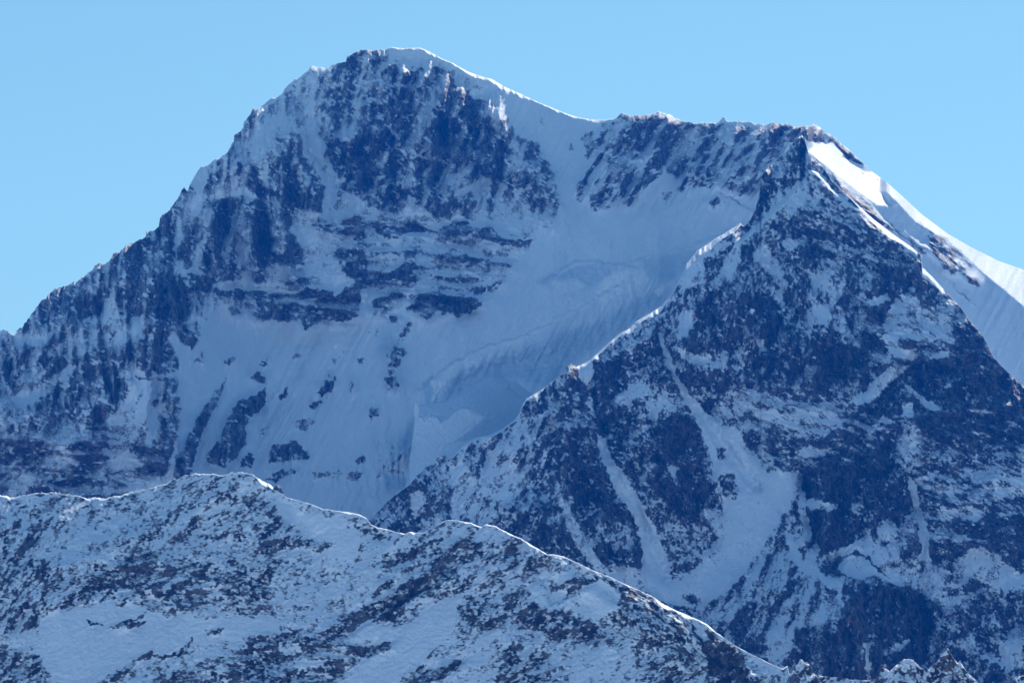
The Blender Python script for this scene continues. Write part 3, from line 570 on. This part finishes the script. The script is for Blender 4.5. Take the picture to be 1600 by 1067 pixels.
ST2 = [
(.66,"575,815 600,785 640,752 665,724 685,710 700,710 703,740 714,765 710,790 700,820 660,840 630,840 590,830"),
(.15,"640,770 655,765 665,800 650,812",3),
(.05,"702,722 712,740 722,780 714,815 705,808 710,765",3),
(.14,"708,735 725,690 770,683 800,690 815,720 840,760 830,772 790,790 775,825 740,820 715,800 706,760"),
(.52,"716,705 740,695 758,700 746,755 725,737"),(.30,"740,770 790,790 800,830 760,820"),
(.36,"745,690 800,668 815,640 865,640 872,690 850,700 820,742 790,722"),
(.68,"818,622 890,566 900,575 940,558 1000,513 1037,528 1046,590 1040,602 1060,640 1030,662 1010,702 930,690 870,702 828,702"),
(.86,"922,575 962,558 966,620 950,682 928,690 925,640"),
(.90,"880,585 893,567 902,575 904,600 885,605"),
(.04,"903,574 926,563 930,588 915,602 906,592",2.5),
(.28,"985,590 1035,602 1058,638 1040,658 1020,656 1008,630 980,622"),(.25,"958,620 990,612 985,642"),
(.70,"820,700 925,690 935,720 940,762 900,780 880,770 845,770"),
(.55,"820,700 850,690 880,770 840,770"),
(.82,"868,702 926,690 946,760 967,790 987,815 1001,850 999,882 980,892 940,862 915,822 898,782 880,742",3),
(.40,"935,810 985,815 990,850 960,860 930,840"),
(.72,"780,790 830,760 862,800 892,830 905,868 930,885 900,885 870,870 840,850 800,815"),
(.06,"878,776 890,783 902,820 925,858 955,895 975,915 940,895 900,855 885,812",2.5),
(.10,"960,880 1010,890 1010,940 980,925 950,905"),
# couloirs
(.02,"929,675 946,688 962,722 985,757 1002,790 1030,830 1042,870 1055,915 1080,950 1030,940 1000,908 1004,850 994,818 974,788 954,750 936,705",2),
(.02,"1026,515 1037,527 1050,560 1058,592 1080,615 1100,640 1122,660 1156,672 1166,695 1155,712 1118,712 1102,692 1086,655 1068,622 1050,592 1040,558 1031,535",2),
(.04,"1100,680 1160,690 1200,738 1254,733 1252,762 1230,797 1195,852 1165,892 1120,938 1060,950 1046,915 1070,880 1112,850 1130,800 1118,760"),
(.50,"1120,700 1135,700 1133,716 1122,715",2),(.55,"1122,745 1145,740 1158,765 1150,782 1128,775",2),(.4,"1165,738 1172,745 1168,752",2),
(.88,"1058,640 1076,650 1091,690 1101,720 1107,782 1095,800 1070,814 1045,792 1012,760 1008,730 1015,690 1035,658",3),
(.7,"1000,700 1020,690 1015,760 1000,740",3),
(.44,"1018,795 1045,795 1100,812 1132,815 1124,860 1062,905 1045,872 1030,832"),
(.06,"1100,800 1120,790 1135,830 1120,840"),
(.10,"1040,725 1062,730 1050,745",3),
# dark cliffs in the middle
(.85,"1050,500 1075,478 1110,458 1130,438 1170,435 1200,440 1215,480 1232,500 1250,520 1320,532 1342,560 1332,600 1290,612 1230,600 1190,602 1140,612 1100,602 1070,570 1053,540"),
(.60,"1040,475 1100,440 1140,420 1120,450 1080,480 1060,520 1040,525"),
(.97,"1110,560 1180,570 1190,600 1120,605"),(.97,"1270,520 1330,540 1325,590 1280,600"),
(.45,"1088,560 1150,540 1160,590 1110,600",12),
(.06,"1060,543 1080,550 1102,557 1108,565 1080,569 1064,556",2),(.05,"1182,530 1196,531 1200,552 1190,549",2),(.05,"1125,497 1137,494 1132,502",1.5),
(.08,"1150,495 1165,498 1162,503",1.5),(.1,"1172,485 1180,484 1178,497",1.5),
(.10,"1064,425 1090,395 1120,375 1145,378 1105,408 1100,438 1080,455 1060,470 1044,472 1050,452"),
(.50,"1105,405 1135,390 1150,398 1125,440 1105,440"),(.5,"1055,450 1080,450 1085,480 1060,480"),
(.12,"1128,400 1160,372 1182,388 1158,420 1140,442 1130,425"),
(.12,"1060,498 1085,485 1092,500 1070,527 1058,530"),
(.80,"1160,385 1185,380 1205,420 1222,470 1200,475 1180,450 1150,430"),
# upper triangular face
(.56,"1258,225 1275,260 1345,330 1430,395 1447,432 1400,442 1350,422 1300,422 1240,402 1210,382 1198,342 1225,310"),
(.70,"1260,360 1320,350 1330,420 1270,410"),
(.74,"1253,211 1262,235 1240,265 1225,290 1200,322 1178,348 1178,320 1188,290 1193,262 1230,235"),
(.10,"1253,278 1266,290 1262,312 1240,332 1234,320"),(.05,"1223,376 1247,380 1242,386 1228,384",2),
(.15,"1175,398 1195,383 1216,412 1233,447 1224,456 1204,430"),
(.12,"1198,448 1216,452 1228,480 1206,468"),
(.66,"1250,400 1400,430 1450,440 1530,520 1500,560 1420,570 1340,560 1300,500 1262,450"),
(.78,"1380,380 1440,410 1440,440 1460,470 1470,490 1420,470 1380,430"),
(.80,"1335,480 1400,460 1395,500 1350,510"),
(.22,"1260,423 1290,433 1322,445 1338,462 1300,462 1275,447"),
(.08,"1264,463 1285,475 1302,495 1292,506 1275,500 1267,480",3),(.12,"1304,488 1320,500 1336,530 1347,542 1335,540 1314,516",3),
(.10,"1352,470 1386,458 1392,470 1360,477",3),(.12,"1400,466 1438,470 1432,480 1400,482",3),
(.34,"1383,500 1408,468 1472,488 1504,530 1482,547 1430,542 1388,520"),
(.08,"1385,490 1405,470 1412,500 1385,517",4),
(.08,"1373,523 1400,523 1412,542 1440,562 1485,546 1484,555 1450,564 1420,568 1395,552",3),
(.95,"1403,538 1430,533 1441,545 1435,553 1410,545",2),
(.82,"1490,490 1515,498 1545,540 1555,565 1520,575 1490,560"),
(.45,"1480,470 1500,482 1505,510 1490,500"),
(.94,"1400,572 1440,560 1530,570 1600,605 1700,690 1700,720 1560,715 1480,700 1420,655 1360,660 1345,632"),
(.06,"1328,627 1350,610 1380,580 1400,568 1424,571 1405,587 1380,607 1360,627 1345,632",2.5),
(.06,"1434,572 1449,564 1440,581",2),(.04,"1476,602 1487,597 1487,606",1.5),(.05,"1500,605 1512,604 1510,609",1.5),
(.05,"1410,632 1428,630 1429,651 1414,648",1.5),(.06,"1370,656 1385,648 1401,660 1382,663",2),(.12,"1412,598 1420,600 1452,627 1468,641 1450,641 1430,620",2),
(.15,"1510,640 1530,637 1560,650 1530,648",2),(.1,"1515,675 1540,678 1530,683",2),
# strata bands below
(.50,"1120,612 1170,605 1200,622 1250,612 1312,640 1302,662 1240,652 1180,682 1150,662 1120,640"),
(.30,"1170,640 1240,650 1290,640 1320,660 1290,690 1240,690 1190,660"),
(.60,"1180,690 1260,700 1340,660 1400,660 1350,740 1250,735 1200,720"),
(.10,"1255,700 1300,700 1270,715 1240,712",3),
(.86,"1258,740 1300,716 1342,728 1347,760 1332,800 1347,815 1330,852 1290,866 1266,842 1262,800 1268,790 1254,770",3),
(.94,"1300,715 1400,690 1420,740 1420,800 1400,830 1350,790 1340,735",4),
(.06,"1246,733 1256,738 1261,790 1266,832 1287,870 1302,890 1280,892 1260,862 1249,800",2),
(.15,"1255,785 1270,780 1312,790 1300,800 1268,798",2),
(.08,"1285,868 1320,852 1350,840 1362,828 1368,850 1400,858 1420,880 1440,925 1400,915 1368,898 1350,875 1330,868 1300,880",3),
(.05,"1320,872 1335,866 1352,872 1372,893 1350,902 1312,900 1306,888",2.5),
(.95,"1293,888 1312,868 1334,862 1356,868 1375,890 1392,906 1372,893 1352,871 1335,866 1318,872 1306,888 1330,903 1300,898",1.5),
(.08,"1372,822 1390,810 1406,832 1396,848 1374,842",3),(.7,"1400,830 1432,830 1432,870 1410,880",3),
(.60,"1435,760 1600,770 1600,870 1520,850 1460,870 1455,800"),
(.90,"1480,815 1600,800 1700,820 1700,850 1590,860 1520,850"),
(.55,"1420,690 1600,700 1700,740 1700,800 1560,790 1440,760"),
(.14,"1428,746 1470,733 1462,750 1430,756",3),(.25,"1462,795 1530,796 1542,820 1500,812 1468,817",3),(.3,"1550,750 1610,744 1610,772 1558,782",4),
(.2,"1440,755 1500,760 1510,775 1450,768",3),
(.10,"1495,872 1530,853 1560,868 1608,905 1608,925 1560,922 1520,902 1488,897",3),
(.02,"1417,745 1427,750 1441,800 1452,840 1460,925 1428,925 1439,860 1430,800 1421,770",2),
(.30,"1390,880 1425,870 1500,900 1500,950 1440,940 1400,915"),
(.42,"1195,852 1230,800 1250,822 1280,852 1302,902 1328,922 1322,962 1290,992 1230,1002 1190,982 1150,962 1140,940 1170,902"),
(.04,"1225,818 1240,838 1260,880 1300,903 1322,915 1290,912 1252,892 1233,860",2.5),
(.06,"1288,940 1325,918 1320,960 1250,982 1238,976",3),
(.50,"1070,930 1140,942 1190,975 1230,1000 1200,1030 1100,970"),
(.12,"1195,985 1240,978 1232,1035 1200,1030"),
(.85,"1240,985 1290,975 1300,1020 1270,1060 1240,1040",4),
(.97,"1340,912 1400,914 1440,924 1472,950 1460,992 1440,1040 1350,1035 1348,960",4),
(.97,"1318,912 1345,918 1354,980 1357,1040 1345,1100 1290,1100 1283,1010 1310,980",3),
(.08,"1351,1003 1360,1008 1363,1100 1356,1100",1.5),(.2,"1380,1010 1420,1000 1410,1015 1375,1025",3),
(.60,"1462,930 1600,922 1700,930 1700,1110 1420,1110 1440,1040 1462,992"),
(.15,"1480,1005 1520,990 1540,1010 1500,1015",3),(.15,"1560,1000 1600,995 1600,1040 1570,1050",3),
(.08,"1465,935 1500,930 1500,945 1470,950",2),
(0,"1150,377 1182,351 1225,310 1242,292 1262,270 1259,277 1243,298 1227,317 1186,356 1160,378",1.5),(0,"1262,262 1282,271 1302,296 1345,330 1343,335 1300,303 1280,279 1262,268",1.5),(0,"1342,325 1362,340 1400,368 1432,390 1436,400 1400,378 1362,350 1345,332",1.5),(0,"1441,418 1460,436 1475,453 1482,462 1474,460 1458,446 1441,430",1.5)]
terrain("mountain_buttress", SKY2,
 "545,1000 700,1000 900,1010 1100,1100 1690,1110", CTRL2, ST2, 0.62,
 [(70, 1.5, None),
  (18, 3.0, ["1150,600 1300,600 1400,660 1340,740 1200,720","1340,480 1500,480 1550,560 1360,580","1420,640 1700,640 1700,860 1420,860"]),
  (30, 3.0, ["1270,260 1440,420 1300,420 1240,330"]),
  (115, 2.0, ["1110,900 1330,820 1330,1000 1120,990","700,640 870,640 870,830 700,830"]),
  (88, 2.4, ["1050,440 1340,430 1340,600 1050,600","1280,900 1470,900 1470,1060 1280,1060"])],
 41, rough="545,1 700,.8 710,.2 810,.3 880,1 900,.3 930,.3 1160,.3 1175,1 1260,.8 1300,.8 1340,.2 1430,.2 1500,.6 1550,1 1690,1.1",
 rims=[(545,2,1),(650,2,3),(700,4,6),(820,4,6),(885,1,.3),(897,1,.3),(905,5,6),(960,5,6),(990,8,6),(1035,7,6),(1045,2,3),(1060,2.5,6),(1075,10,6),(1150,7,6),(1165,1,1),(1245,2,2),(1255,3,5),(1270,1,1),(1300,1,1),(1342,3,5),(1375,7,6),(1425,5,6),(1439,1,1),(1442,8,6),(1472,7,5),(1482,1,1),(1690,1,1)],
 shelves=[(6.0,1,"1150,376 1182,350 1225,309 1242,291 1262,269 1259,276 1243,297 1227,316 1186,355 1160,376"),
  (5.0,.8,"1262,262 1282,271 1302,296 1345,330 1300,300 1280,276"),(5.0,.8,"1250,283 1262,272 1254,290 1250,293"),(4,.8,"1345,337 1360,350 1376,360 1360,355")],
 steps=[(45,30,3,"925,700 925,640 928,570"),(50,30,3,"1000,880 985,815 945,755 930,690"),(45,26,3,"1108,800 1100,720 1076,650"),(60,50,5,"1345,1060 1352,980 1345,920 1320,905"),
  (45,40,4,"1345,660 1410,570"),(35,30,4,"1340,600 1330,520 1265,450"),(40,30,3,"1345,840 1340,730"),(12,30,10,"1215,480 1190,400 1200,330"),(30,24,3,"1190,610 1180,480")],
 ribs=[(-35,9,"1032,520 1050,575 1075,620 1110,665 1180,760"),(-30,9,"932,680 960,740 1000,810 1040,900"),(-28,9,"1422,745 1438,800 1445,920"),(-35,12,"1205,400 1225,455 1245,500"),
  (35,18,"1253,215 1215,300 1190,380 1165,480 1160,580"),(30,16,"890,572 880,660 880,760 860,840"),(28,14,"985,515 985,600 1010,690"),(26,12,"1240,810 1290,905 1335,915"),
  (-30,14,"1255,740 1262,800 1290,880"),(30,18,"1270,260 1300,400 1290,520"),(-25,14,"1340,560 1400,480 1380,420"),(30,14,"1400,570 1420,650 1410,740"),(20,14,"690,710 690,760 680,820")],
 tints=[(.9,"1090,490 1125,490 1120,540 1088,540"),(.8,"1230,458 1270,465 1262,500 1230,490"),(.8,"1395,532 1445,540 1440,560"),(.6,"870,650 930,700 940,760 880,760"),(.7,"1020,690 1095,690 1100,790 1020,770"),
  (.6,"950,780 1000,820 990,850"),(.6,"1220,540 1300,540 1290,600 1215,600"),(.8,"885,568 902,575 902,600 885,600"),(.6,"1290,980 1350,930 1350,1060 1290,1060"),(.5,"1290,800 1330,830 1320,860 1270,850"),
  (.55,"1120,450 1180,440 1200,540 1130,540"),(.5,"1490,540 1560,560 1600,620 1500,640"),(.6,"900,640 925,640 925,690 890,690"),(.5,"1450,380 1440,440 1480,520 1400,440"),(.8,"1055,650 1075,655 1085,700 1060,700")],
 relief=1.3, warp=3.6, streak=(60, 3.0), soft=0.13, ribbing=.3, dark=0.3, gully=0.1, d0=1.2, flecks=.6, fine=1.1, rimcut=.1, rimnoise=.5)

# ------------------------------------------------------------------ the nearer ridge across the bottom
SKY3 = """-70,775 0,775 30,776 50,772 66,770 78,771 95,770 110,773 140,778 165,778 185,775 195,772 215,768 240,762 265,752 290,742 310,740 335,740 345,742
362,738 378,737 392,741 402,745 412,752 424,758 430,764 438,770 446,776 460,780 475,784 490,789 505,795 520,797 545,800 560,803 572,809 580,819 590,824 605,827 615,830
632,834 640,831 661,832 668,829 675,825 690,815 700,812 715,813 735,817 752,823 760,818 775,822 800,835 815,842 840,857 855,866 865,866 880,869 895,876 915,885 930,892
955,902 980,914 1000,922 1020,932 1040,945 1065,957 1085,965 1105,975 1120,988 1140,1003 1152,1010 1165,1017 1185,1027 1205,1037 1222,1044 1230,1040 1233,1052 1260,1052 1272,1054
1285,1055 1300,1058 1345,1062 1400,1060 1450,1058 1500,1064 1540,1078 1690,1105"""
CTRL3 = [(x, v, y) for x in (-70, 100, 250) for v, y in ((1130, 4350), (960, 4530), (860, 4645), (773, 4786))] + [
 (380,1130,4350),(380,950,4530),(380,840,4650),(380,738,4758),(480,1130,4340),(480,960,4520),(480,860,4630),(480,786,4705),(600,1130,4340),(600,960,4520),(600,828,4662),
 (720,1130,4340),(720,960,4520),(720,815,4680),(860,1130,4345),(860,980,4500),(860,868,4612),(1000,1130,4320),(1000,1000,4450),(1000,924,4530),(1120,1130,4300),(1120,1050,4380),(1120,990,4445),
 (1230,1130,4250),(1230,1048,4335),(1400,1130,4225),(1400,1062,4290),(1690,1160,4170),(1690,1105,4230)]
ST3 = [
(.34,"-90,790 60,790 200,800 330,760 430,790 430,870 300,870 180,870 120,930 -90,950"),
(.18,"60,840 160,800 260,780 330,745 240,830 120,880 40,900"),
(.46,"-90,800 60,830 70,860 -90,900"),
(.50,"-90,880 60,870 120,880 130,930 100,962 40,990 -90,990"),
(.70,"120,925 180,880 215,863 262,875 278,893 262,905 240,926 205,922 160,925 130,942"),
(.68,"230,925 260,915 290,905 330,930 310,945 270,955 245,935"),
(.55,"285,885 340,875 400,870 430,880 420,950 370,955 330,945 345,915 300,905"),
(.03,"60,960 130,945 200,938 250,960 330,965 430,962 440,985 300,1012 200,1052 100,1075 50,1020"),
(.72,"168,978 185,973 215,965 228,955 225,965 205,972 232,970 215,980 185,983",1.5),(.72,"135,965 150,973 162,975 142,976",1.5),
(.6,"185,935 200,932 195,947 180,946",2),
(.70,"148,1068 190,1044 240,1012 242,1018 200,1050 195,1057 165,1070",2),(.70,"238,1022 268,1022 290,1010 303,995 292,1022 250,1030",2),(.7,"320,985 350,980 345,990 325,992",2),
(.56,"250,1065 300,1040 350,1020 400,1008 450,1000 545,1010 555,1040 500,1070 400,1130 250,1130"),
(.66,"385,1000 440,988 482,988 500,1002 540,1000 540,1010 480,1012 400,1020"),
(.66,"400,1040 470,1040 540,1038 500,1068 400,1120 380,1080"),
(.05,"430,1010 465,1005 475,1018 440,1022",3),(.05,"460,1030 510,1030 500,1045 465,1045",3),
(.05,"-90,1015 -90,990 60,985 80,1010 40,1008",4),(.62,"-90,1012 10,1010 60,1022 72,1050 60,1075 -90,1100",4),
(.03,"428,770 446,776 480,800 545,812 565,840 560,870 530,885 490,875 455,825 432,795"),
(.10,"560,810 620,840 660,850 600,880 570,880"),
(.45,"540,808 580,825 630,845 615,852 580,840 545,822",3),
(.16,"470,870 600,880 600,930 520,960 430,960 440,900"),
(.62,"415,800 450,815 480,840 520,850 500,862 450,850 420,880 400,860",4),
(.5,"395,790 425,790 420,830 395,820"),
(.70,"500,990 540,968 572,945 602,930 640,908 672,888 690,860 722,840 760,850 785,862 780,872 740,872 702,902 672,932 640,937 620,972 602,962 575,967 545,997 512,1000",3),
(.52,"598,870 640,853 662,858 622,912 580,935 600,902"),
(.35,"640,850 690,835 700,850 660,880"),
(.02,"600,982 640,972 680,937 722,930 712,982 692,1002 640,1042 582,1130 505,1130 560,1032 612,1012 600,1003 560,1000 545,992 577,967",3),
(.80,"538,1003 565,1012 595,1006 613,1002 607,1015 572,1029 550,1022",1.5),(.8,"575,970 600,958 622,966 618,972 600,965 582,972",1.5),
(.50,"700,862 760,845 800,842 862,870 842,892 792,902 760,922 720,922 700,902"),
(.08,"712,890 740,875 765,876 745,890 720,905",3),
(.66,"778,932 822,920 852,942 902,962 912,977 872,1002 840,987 800,962"),
(.58,"715,952 760,932 792,962 772,992 740,982"),
(.10,"690,1005 742,986 800,990 872,1006 882,1040 800,1065 700,1130 640,1110"),
(.72,"640,1066 662,1050 692,1042 715,1030 722,1034 700,1056 660,1072",3),
(.55,"800,1002 850,1020 870,1050 900,1070 900,1130 780,1130 770,1060"),
(.66,"905,962 930,972 972,1012 950,1022 900,1002",3),
(.66,"985,918 1060,957 1082,992 1062,1022 1000,1012 958,962"),
(.66,"850,930 860,915 905,900 930,905 905,922 880,925 860,945",3),
(.70,"930,895 980,915 1000,940 985,945 950,915 935,905",3),
(.02,"910,915 940,903 970,922 966,950 930,966 905,957",3),(.06,"822,937 870,920 905,930 890,952 850,952",3),(.06,"868,880 862,895 800,922 795,910 840,893",3),
(.10,"900,1012 990,1012 1000,1065 960,1130 880,1130"),
(.50,"990,1010 1060,1010 1120,1040 1130,1130 1000,1130"),
(.88,"1085,968 1130,1000 1152,1015 1182,1050 1195,1130 1130,1130 1100,1022 1080,985",3),
(.06,"1082,966 1100,976 1110,1000 1098,1000 1085,985",2),
(.30,"1150,1012 1222,1046 1240,1080 1190,1080"),(.03,"1155,1013 1222,1043 1228,1062 1190,1040",2),
(.6,"1230,1045 1700,1060 1700,1160 1230,1160"),
(.35,"1240,1052 1345,1060 1345,1075 1240,1070",2),
]
terrain("ridge", SKY3, "-70,1130 1000,1130 1690,1165", CTRL3, ST3, 0.26,
 [(-36, 2.2, None), (-12, 2.2, ["380,960 560,960 560,1080 240,1080","120,870 440,860 420,960 120,960"]),
  (38, 2.6, ["900,870 1100,960 1120,1040 900,960"]), (-58, 2.6, ["-70,780 130,800 60,1000 -70,1000"])],
 71, rough="-70,1.7 420,1.4 430,.5 450,.4 640,.5 700,.5 860,.6 1000,.6 1220,.3 1240,1 1690,1",
 rims=[(-70,3,2),(0,2.2,3.5),(270,3,4.5),(400,4,5),(430,5,6),(470,2.5,5),(600,2,5),(740,2.5,5),(850,2,4),(900,3,5),(980,3,5),(1040,4,6),(1100,3,5),(1145,3,5),(1160,6,6),(1205,7,6),(1225,3,5),(1240,1,1),(1690,1,1)],
 steps=[(14,20,2,"780,868 740,872 702,902 640,935 545,995 512,1000"),(10,16,2,"613,1004 572,1030 540,1005"),(16,16,2,"340,905 280,900 200,930"),(14,14,2,"905,925 862,945 850,920"),(12,14,2,"720,1036 660,1070")],
 ribs=[(12,14,"392,742 330,780 240,830 120,880 20,900"),(-14,18,"440,780 490,850 520,960"),(14,12,"860,868 900,910 980,960 1050,1030"),(12,10,"1110,985 1140,1060")],
 tints=[(.5,"640,880 700,870 690,900 640,910"),(.5,"570,1012 610,1004 590,1024"),(.5,"800,860 860,880 820,890"),(.4,"1090,980 1150,1020 1130,1060")],
 relief=.8, warp=3.2, streak=(80, 1.2), snowrough=1.0, soft=0.13, step=min(STEP, 1.0), dark=0.15, flecks=.6, ribbing=.08, d0=1.08, rimcut=.9, side=0.3, ledge=0.6, fine=1.5, lam0=34.0, bumps=[(3.0,12,'-70,790 60,830 120,790 200,785 330,742 300,790 200,840 130,930 60,940 -70,900'),(1.6,9,'330,740 430,760 440,900 250,900 250,800')], back=(40, 900))

# ------------------------------------------------------------------ loose rocks and towers standing on the nearer ridge
def rock_thing(name, label, cat, u, v, Y, wpx, hpx, dpx, seed, snowy=0.4, tint=0.2, lean=0.0, group=None, spike=1.3):
    mpp = Y / F; n1, n2 = 72, 44
    a = np.linspace(0, 2 * math.pi, n1, endpoint=False); t = np.linspace(0, 1, n2)
    A, T = np.meshgrid(a, t)
    r = (1 - T ** spike) ** 0.75 * (1 + 0.0 * A)
    ca, sa = np.cos(A), np.sin(A)
    bx = np.sign(ca) * np.abs(ca) ** 0.8; by = np.sign(sa) * np.abs(sa) ** 0.8
    n_ = fbm(ca * 3 + 20 + T * 2, sa * 3 + 20 + T * 4, 1.5, 4, seed); m_ = 1 - np.abs(2 * vnoise(ca * 2.2 + 9, sa * 2.2 + 5 + T * 2.5, seed + 9) - 1)
    r = r * (0.78 + 0.45 * n_ + 0.3 * m_)
    X = bx * r * wpx / 2 * mpp + lean * T * hpx * mpp; Yy = by * r * dpx / 2 * mpp; Z = T * hpx * mpp + 0.05 * hpx * mpp * n_
    co = np.stack([X, Yy, Z], -1)
    idx = np.arange(n1 * n2).reshape(n2, n1); nx = np.roll(idx, -1, 1)
    q = np.stack([idx[:-1], nx[:-1], nx[1:], idx[1:]], -1).reshape(-1, 4)
    me = bpy.data.meshes.new(name); me.from_pydata(co.reshape(-1, 3).tolist(), [], q.tolist() + [list(idx[-1])] + [list(idx[0][::-1])])
    me.update(); me.shade_smooth()
    nz = np.zeros(n1 * n2 * 3, np.float32); me.vertices.foreach_get("normal", nz); nz = nz.reshape(-1, 3)[:, 2].reshape(n2, n1)
    s = vnoise(A * 9, T * 14, seed + 3) * 0.9 - nz * 1.5
    rock = sstep(-0.12, 0.12, s + 0.55 - snowy)
    at = np.stack([0.3 + 0.4 * rock, 0 * rock, tint + 0 * rock, 1 + 0 * rock], -1)
    c_ = me.color_attributes.new("cover", 'FLOAT_COLOR', 'POINT'); c_.data.foreach_set("color", at.astype(np.float32).ravel())
    me.materials.append(MAT)
    o = bpy.data.objects.new(name, me); C.objects.link(o); o.location = world(np.array(u), np.array(v), np.array(Y))
    o["label"] = label; o["category"] = cat
    if group: o["group"] = group
    return o
rock_thing("boulder", "small dark boulder perched on the sunlit crest of the nearer ridge", "boulder", 434, 770, 4742, 15, 13, 15, 5, snowy=.1, spike=2.2)
def crag(label, top, Y, D_, seed, tint=0.0):
    p = P(top); um, vm = p[:, 0].mean(), p[:, 1].min(); u0, u1 = p[0, 0], p[-1, 0]; vb = p[:, 1].max() + 26
    pk = p[p[:, 1].argmin(), 0]
    c = [(u0, vb, Y), (u1, vb, Y), (pk, vb, Y - 26), (pk, vm, Y + 24), (u0, p[0, 1], Y + 22), (u1, p[-1, 1], Y + 22), ((u0 + pk) / 2, (vm + vb) / 2, Y + 4), ((u1 + pk) / 2, (vm + vb) / 2, Y + 8)]
    poly = "%f,%f %f,%f %f,%f %f,%f" % (u0 - 9, vm - 9, u1 + 9, vm - 9, u1 + 9, vb + 9, u0 - 9, vb + 9)
    o = terrain("rock_pinnacle", top, "%f,%f %f,%f" % (u0, vb, u1, vb), c, D_, 0.6, [(62, 1.5, None)], seed, rough="%f,1 %f,1" % (u0, u1), rims=[(u0, 2, 1.5), (u1, 2, 1.5)],
                tints=[(tint, poly)], relief=.45, warp=3.0, soft=.09, step=0.6, back=(22, 60), spread=0, lam0=20.0, dark=0.1, kind=None)
    o["label"] = label; o["category"] = "rock pinnacle"
crag("frosted crag at the right end of the sunlit snow crest, lower right", "1228,1068 1236,1052 1243,1038 1247,1036 1250,1030 1256,1032 1262,1033 1267,1042 1272,1052 1284,1066", 4262, [(.3, "1240,1040 1256,1030 1260,1050 1245,1060")], 815, .2)
crag("snow-dusted broad tooth of rock at the bottom edge, left of the taller brown one", "1362,1072 1368,1058 1374,1046 1380,1042 1390,1048 1398,1040 1406,1034 1413,1029 1420,1030 1428,1031 1436,1040 1444,1046 1452,1060 1462,1074", 4170,
     [(.25, "1400,1040 1413,1026 1432,1032 1438,1052 1405,1056"), (.75, "1362,1040 1392,1040 1396,1080 1362,1080")], 825, .5)
crag("tallest jagged brown tooth of rock at the bottom edge, lower right", "1434,1074 1444,1056 1452,1044 1458,1038 1464,1034 1470,1024 1476,1018 1481,1013 1486,1022 1490,1028 1496,1036 1500,1032 1506,1042 1514,1052 1524,1062 1534,1076", 4150,
     [(.8, "1470,1020 1490,1020 1510,1080 1470,1080")], 837, .9)
crag("small crag cut off by the bottom right corner", "1576,1074 1586,1062 1592,1056 1600,1054 1612,1060 1622,1074", 4120, [], 847, .4)

# ------------------------------------------------------------------ snowy valley ground far below
def ground():
    n = 160
    X, Yy = np.meshgrid(np.linspace(-15000, 15000, n), np.linspace(-9000, 21000, n))
    # valley floor, with an unseen snow slope raised behind the viewpoint to bounce sunlight
    Z = np.interp(Yy, [-9000, -5200, -1500, 0, 2600], [3300, 4050, 2500, 2080, 1250]) + 60 * fbm(X / 40, Yy / 40, 30, 4, 999) * np.clip(np.abs(X) / 800 + np.abs(Yy) / 1500, 0, 1)
    at = np.zeros((n, n, 4)); at[..., 0] = 0.2 + 0.36 * sstep(0.5, 0.75, vnoise(X / 300 + 99, Yy / 300 + 99, 77)); at[..., 3] = 1
    co = np.stack([X, Yy, Z], -1)[::-1]
    build_mesh("ground", co.reshape(-1, 3), (n, n), at.reshape(-1, 4))
    return float(Z.min())
zlow = ground()

# ------------------------------------------------------------------ the blue air between the camera and the mountain
me = bpy.data.meshes.new("haze"); x, y0, y1, z0, z1 = 15100, -9100, 21100, zlow - 1, 4300
me.from_pydata([(-x, y0, z0), (x, y0, z0), (x, y1, z0), (-x, y1, z0), (-x, y0, z1), (x, y0, z1), (x, y1, z1), (-x, y1, z1)], [],
               [(0, 3, 2, 1), (4, 5, 6, 7), (0, 1, 5, 4), (1, 2, 6, 5), (2, 3, 7, 6), (3, 0, 4, 7)])
hz = bpy.data.objects.new("haze", me); C.objects.link(hz); hz["kind"] = "stuff"
hm = bpy.data.materials.new("air"); hm.use_nodes = True; hn = hm.node_tree
hn.nodes.remove(hn.nodes["Principled BSDF"])
pv = hn.nodes.new("ShaderNodeVolumePrincipled"); pv.inputs["Color"].default_value = (0.0, 0.20, 1.0, 1)
pv.inputs["Density"].default_value = 3.6e-5
hn.links.new(pv.outputs[0], hn.nodes["Material Output"].inputs["Volume"])
me.materials.append(hm)
